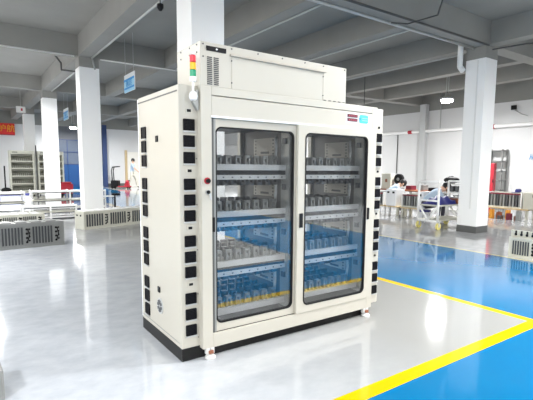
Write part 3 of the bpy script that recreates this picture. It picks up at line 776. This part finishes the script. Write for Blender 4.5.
sit = dict(pelvis=((0,0,.44),.13), waist=((.08,0,.56),.12), chest=((.27,0,.72),.14), neck=((.40,0,.80),.055), head0=((.45,0,.82),.078), head1=((.56,0,.88),.088),
    shL=((.28,.17,.76),.06), elL=((.42,.22,.56),.045), wrL=((.62,.18,.52),.03), palmL=((.69,.17,.52),.032),
    shR=((.28,-.17,.76),.06), elR=((.42,-.22,.56),.045), wrR=((.62,-.18,.52),.03), palmR=((.69,-.17,.52),.032),
    hipL=((.02,.10,.44),.10), knL=((.42,.14,.47),.065), anL=((.40,.14,.09),.042), toeL=((.55,.15,.035),.035),
    hipR=((.02,-.10,.44),.10), knR=((.42,-.14,.47),.065), anR=((.40,-.14,.09),.042), toeR=((.55,-.15,.035),.035))
person('person in pale shirt bent over the bench beside the cream panel', sit, (9.2, 6.25, 0), -.62, 'pantsdark')
person('person in pale shirt leaning forward behind the trolley frame', sit, (8.0, 3.98, 0), -.62, 'pantsdark')
for x, y, h, lab in ((9.2, 6.25, .30, 'low stool under the person at the bench'), (8.0, 3.98, .30, 'low stool under the person behind the trolley')):
    t = thing('stool', lab, 'stool', (x, y, 0))
    MB().lathe([(.15, h-.04), (.16, h-.02), (.15, h)]).build('seat', 'bluecloth', t)
    for q in range(4):
        a = PI/4+q*PI/2; MB().tube((.11*math.cos(a), .11*math.sin(a), h-.04), (.15*math.cos(a), .15*math.sin(a), 0), .012).build('leg', 'steel', t)

# hand pallet truck near the walking person
t = thing('hand_pallet_truck', 'black hand truck with loop handle and red load beside the walking person', 'hand truck', (6.0, 23.37, 0), -.6)
MB().path([(-.2, -.14, .15), (-.26, -.14, 1.0), (-.2, -.14, 1.22), (.12, -.14, 1.25), (.12, .14, 1.25), (-.2, .14, 1.22), (-.26, .14, 1.0), (-.2, .14, .15)], .028).build('handle', 'black', t)
MB().box(-.3, .1, -.22, .22, .12, .46).build('pump_body', 'black', t, bevel=.03)
MB().box(.1, .75, -.22, -.08, .08, .14).box(.1, .75, .08, .22, .08, .14).build('fork', 'redpaint', t, bevel=.01)
for x_, y_ in ((-.2, .2), (-.2, -.2), (.65, .15), (.65, -.15)): MB().tube((x_, y_-.03, .08), (x_, y_+.03, .08), .08, 14).build('wheel', 'black', t)
t = thing('red_load', 'red and black machine part on the fork of the hand truck', 'load', (6.46, 23.05, .14), -.6)
MB().box(-.10, .12, -.12, .12, 0, .16).ball((.02, 0, .24), .11, 12, 8, (1.1, .9, 1)).build('motor', 'redpaint', t); MB().tube((-.10, 0, .15), (.14, 0, .32), .04, 10).build('hose', 'black', t)

# ------------------------------------------------------------------ right side work area
def stand(x, y, L, dp, h, label, rz=0):
    t = thing('work_bench', label, 'bench', (x, y, 0), rz)
    MB().box(0, L, 0, dp, h-.035, h).build('bench_top', 'wood', t, bevel=.004)
    for px in (.05, L-.05):
        for py in (.05, dp-.05): MB().box(px-.03, px+.03, py-.03, py+.03, 0, h-.035).build('leg', 'modcream', t)
    return t
R_ = -PI/2
stand(8.45, 6.45, 1.30, .45, .27, 'low wooden bench next to the test cabinet under the cream box', R_)
stand(8.45, 5.08, .62, .45, .27, 'short low wooden bench left of the white trolley', R_)
def module2(x, y, z, L, h, dp, body, label, rz=R_, endcol='white'):
    t = thing('open_module', label, 'battery module', (x, y, z), rz)
    MB().box(0, L, 0, dp, 0, .04).box(0, L, dp-.03, dp, .04, h).build('tray', body, t)
    MB().box(-.02, .01, 0, dp, 0, h).build('end_plate', endcol, t, bevel=.006)
    MB().box(L-.01, L+.02, 0, dp, 0, h).build('end_plate', endcol, t, bevel=.006)
    for q in range(int(L/.085)):
        xx = .04+q*.085; MB().box(xx, xx+.05, .01, dp-.04, .04, h*.86).build('cell', ['clip', 'modgrey', 'clipw'][q % 3], t, bevel=.004)
    for y_ in (0, dp*.5): MB().box(.02, L-.02, y_, y_+.03, h*.86, h*.93).build('busbar', 'maroon', t)
    return t
module2(8.48, 6.40, .27, .68, .36, .36, 'modgrey', 'open module of grey cells on the bench next to the test cabinet')
t = thing('power_box', 'cream box with two black ports on the bench next to the test cabinet', 'box', (8.47, 5.60, .27), R_)
MB().box(0, .34, 0, .38, 0, .46).build('case', 'sticker', t, bevel=.01)
for x_ in (.08, .26): MB().box(x_-.035, x_+.035, -.012, 0, .35, .40).build('port', 'black', t, bevel=.004)
module2(8.48, 5.05, .27, .56, .36, .36, 'modcream', 'short open module of grey cells left of the white trolley')
t = thing('tool_cabinet', 'white upright box standing just left of the trolley frame', 'box', (8.3, 4.40, 0), R_)
MB().box(0, .16, 0, .35, 0, .72).build('case', 'sticker', t, bevel=.01); MB().box(.04, .10, -.012, 0, .60, .66).build('port', 'black', t)
t = thing('work_table', 'long cluttered work table with reddish brown top along the right wall', 'table', (10.0, 7.35, 0), R_)
MB().box(0, 2.7, 0, .7, .60, .64).build('table_top', 'brown', t)
for px in (.06, 1.35, 2.64):
    for py in (.05, .65): MB().box(px-.03, px+.03, py-.03, py+.03, 0, .60).build('leg', 'conduit', t)
t = thing('control_panel', 'tall cream panel box with dark opening standing on the work table', 'panel', (10.1, 7.22, .64), R_)
MB().box(0, .38, 0, .2, .0, .50).build('case', 'modcream', t, bevel=.01); MB().box(.16, .24, -.01, 0, .22, .32).build('opening', 'brown', t)
t = thing('cable_reel', 'black round cable reel beside the tall cream panel', 'reel', (10.25, 6.62, .64))
MB().box(-.02, .02, -.05, .05, .02, .30).build('post', 'clip', t)
MB().tube((-.05, 0, .32), (.05, 0, .32), .17, 20).build('drum', 'black', t); MB().tube((-.07, 0, .32), (.07, 0, .32), .05, 14).build('hub', 'modgrey', t)
MB().box(-.12, .12, -.12, .12, 0, .03).build('foot', 'clip', t)
for y_, nm, m_, w_, h_, lab in ((6.2, 'tool_case', 'maroon', .22, .13, 'maroon tool case on the work table right of the reel'), (5.75, 'parts_box', 'clipw', .2, .17, 'pale parts box on the work table behind the bent head'),
      (5.35, 'tool_case', 'black', .25, .10, 'flat black tool case on the work table'), (5.0, 'parts_box', 'wood', .18, .15, 'tan parts box at the right end of the work table')):
    t = thing(nm, lab, 'box', (10.2, y_, .64), R_)
    MB().box(-w_/2, w_/2, 0, .25, 0, h_*.8).build('shell', m_, t, bevel=.01); MB().box(-w_/2-.005, w_/2+.005, -.005, .255, h_*.8, h_).build('lid', m_, t, bevel=.006)

# the trolley
t = thing('trolley', 'white tubular trolley with yellow wheels left of the right column', 'trolley', (7.02, 3.42, 0), R_)
# local x runs along world -Y, local y along world +X
def frame(y):
    b = MB(); r = .026; w = .50; z0, z1 = .18, 1.02
    b.tube((0, y, z0), (0, y, z1), r).tube((w, y, z0), (w, y, z1), r).tube((0, y, z1), (w, y, z1), r).tube((0, y, z0), (w, y, z0), r).tube((0, y, .62), (w, y, .62), r*.8)
    b.tube((0, y, .52), (w*.5, y, z0+.02), r*.9).tube((w, y, .52), (w*.5, y, z0+.02), r*.9)
    return b
frame(0).build('end_frame', 'white', t, smooth=True); frame(1.1).build('end_frame', 'white', t, smooth=True)
MB().box(0, .50, 0, 1.1, .50, .53).build('deck', 'modcream', t)
MB().box(0, .50, 0, 1.1, .18, .21).build('lower_deck', 'modcream', t)
for x_ in (0, .50):
    for y_ in (.03, 1.07):
        w = MB().tube((x_-.02, y_, .075), (x_+.02, y_, .075), .075, 16).build('wheel', 'yellow', t)
        MB().box(x_-.03, x_+.03, y_-.02, y_+.02, .06, .20).build('fork', 'alu', w)
def cloth(name, x, y, z, a, b_, label):
    n = 14; vs = []; fs = []
    for i in range(n+1):
        for j in range(n+1):
            u = i/n; v = j/n; ed = max(abs(u-.5), abs(v-.5))*2
            zz = .16*(1-ed**3) + .045*math.sin(7*u+3*v) + .03*math.sin(13*v-5*u) + (-.12 if ed > .97 else 0)
            vs.append((a*(u-.5), b_*(v-.5), max(.004, zz)))
    for i in range(n):
        for j in range(n): q = i*(n+1)+j; fs.append((q, q+1, q+n+2, q+n+1))
    o = MB().add(vs, fs).build(name, 'bluecloth', smooth=True, loc=(x, y, z))
    o.modifiers.new('thick', 'SOLIDIFY').thickness = .01
    return tag(o, label, 'sheet')
cloth('blue_sheet', 7.42, 3.17, .532, .66, .46, 'crumpled dark blue sheet on the deck of the white trolley')
t = thing('parts_bin', 'brown open parts tray behind the blue sheet on the trolley', 'tray', (7.79, 3.17, .53), R_)
MB().box(-.2, .2, 0, .3, 0, .02).box(-.2, -.18, 0, .3, .02, .12).box(.18, .2, 0, .3, .02, .12).box(-.18, .18, 0, .02, .02, .12).box(-.18, .18, .28, .3, .02, .12).build('tray', 'brown', t)
MB().box(-.12, .1, .05, .2, .02, .16).build('content', 'steel', t, bevel=.01)
t = thing('parts_rack', 'white rack of dark sockets standing left of the right column', 'rack', (9.0, 4.2, 0), R_)
MB().box(0, .04, 0, .3, 0, .93).build('upright', 'white', t); MB().box(.66, .70, 0, .3, 0, .93).build('upright', 'white', t)
for z in (.20, .46, .68, .89): MB().box(.04, .66, 0, .3, z, z+.04).build('shelf', 'white', t)
for q in range(4): MB().box(.08+q*.145, .17+q*.145, .02, .2, .73, .87).build('socket', 'clip', t, bevel=.01)
for q in range(4): MB().box(.08+q*.145, .17+q*.145, .02, .2, .51, .64).build('fuse_box', 'clipw', t, bevel=.01)
t = thing('black_bag', 'black bag lying on top of the white rack by the right column', 'bag', (9.15, 4.02, .932))
MB().ball((0, 0, .085), .12, 16, 9, (.9, 1.9, .72)).build('sack', 'black', t, smooth=True); MB().path([(0, -.12, .14), (0, -.03, .18), (0, .08, .17), (0, .15, .12)], .012).build('strap', 'black', t)

# right of the column
t = thing('metal_shelf', 'empty grey metal shelf unit against the right wall', 'shelf', (12.95, 5.22, 0), R_)
for x_ in (0, .50):
    for y_ in (0, .28): MB().box(x_-.02, x_+.02, y_-.02, y_+.02, 0, 1.96).build('post', 'shelfgrey', t)
for z in (.3, .62, .93, 1.24, 1.56, 1.90): MB().box(-.02, .52, -.02, .30, z, z+.03).build('shelf_board', 'shelfgrey', t)
t = thing('red_cabinet', 'narrow red upright fire cabinet beside the right column', 'cabinet', (12.1, 4.62, 0), R_)
MB().box(0, .11, 0, .15, 0, 1.50).build('case', 'redpaint', t, bevel=.01); MB().box(.09, .11, -.02, 0, .9, 1.0).build('handle', 'black', t)
stand(10.75, 4.05, 1.25, .5, .27, 'low wooden bench right of the column carrying the cream modules', R_)
module2(10.80, 3.98, .27, .95, .42, .40, 'modcream', 'open module with blue strap right of the column')
t = thing('power_box', 'cream box with black corner socket at the right end of the bench', 'box', (10.78, 2.96, .27), R_)
MB().box(0, .34, 0, .42, 0, .44).build('case', 'modcream', t, bevel=.01); MB().box(.24, .31, -.012, 0, .32, .40).build('port', 'black', t)
t = thing('blue_strap', 'blue strap roll on top of the open module right of the column', 'strap', (10.95, 3.18, .69))
MB().tube((-.08, 0, .05), (.08, 0, .05), .05, 14).build('roll', 'bluecloth', t); MB().box(-.09, .09, .045, .14, .0, .012).build('tail', 'bluecloth', t)
random.seed(3)
cols = ['orange', 'brown', 'maroon', 'steel', 'orange', 'brown', 'clip', 'orange', 'maroon', 'brown', 'clipw']
labs = ['orange parts bin', 'brown parts bin', 'maroon parts bin', 'steel parts bin', 'orange parts bin', 'brown parts bin', 'dark parts bin', 'orange parts bin', 'maroon parts bin', 'brown parts bin', 'pale parts bin']
wh = ['nearest the right column', 'second from the right column', 'third from the right column', 'in the middle of the floor row', 'left of the yellow stack', 'right of the middle', 'beside the last orange one', 'at the front of the row', 'right of the front orange one', 'near the right edge of the photo', 'at the right edge of the photo']
for q in range(11):
    x = 10.45 + (q % 2)*.16; y = 4.02 - q*.118
    t = thing('parts_bin', '%s on the floor before the bench, %s' % (labs[q], wh[q]), 'bin', (x-.1, y, 0), .1*math.sin(q*2.1), 'bins on the floor right of the column')
    w = .085; h = .10+.07*((q*5) % 3)
    MB().box(-.07, .07, -w/2, w/2, 0, .015).box(-.07, -.06, -w/2, w/2, .015, h).box(.06, .07, -w/2, w/2, .015, h).box(-.06, .06, -w/2, -w/2+.01, .015, h).box(-.06, .06, w/2-.01, w/2, .015, h).build('bin', cols[q], t)
    MB().ball((0, 0, h*.75), .035, 8, 6, (1.3, .9, 1)).build('content', cols[(q*3+1) % 11], t)

# ------------------------------------------------------------------ world, camera
w = bpy.data.worlds.new('world'); scene.world = w; w.use_nodes = True
bg = w.node_tree.nodes['Background']; sky = w.node_tree.nodes.new('ShaderNodeTexSky'); sky.sky_type = 'NISHITA'; sky.sun_disc = False
w.node_tree.links.new(sky.outputs[0], bg.inputs[0]); bg.inputs[1].default_value = .15

f, cx, cy = 437.849, 281.569, 216.253
yaw, pit, rol = .625817, .111154, .010543
fw = Vector((math.sin(yaw)*math.cos(pit), math.cos(yaw)*math.cos(pit), -math.sin(pit)))
r0 = Vector((math.cos(yaw), -math.sin(yaw), 0)); u0 = r0.cross(fw)
rr = r0*math.cos(rol) + u0*math.sin(rol); uu = -r0*math.sin(rol) + u0*math.cos(rol)
cd = bpy.data.cameras.new('camera'); cam = bpy.data.objects.new('camera', cd); col.objects.link(cam)
mw = Matrix((rr, uu, -fw)).transposed().to_4x4(); mw.translation = Vector((-1.10881, -2.6487, 1.3)); cam.matrix_world = mw
cd.sensor_width = 36; cd.lens = f/533*36; cd.shift_x = (266.5-cx)/533; cd.shift_y = (cy-200)/533; cd.clip_start = .05; cd.clip_end = 200
scene.camera = cam
vs = scene.view_settings; vs.view_transform = 'Standard'; vs.look = 'None'; vs.gamma = 1; vs.exposure = 0.85; vs.use_curve_mapping = False
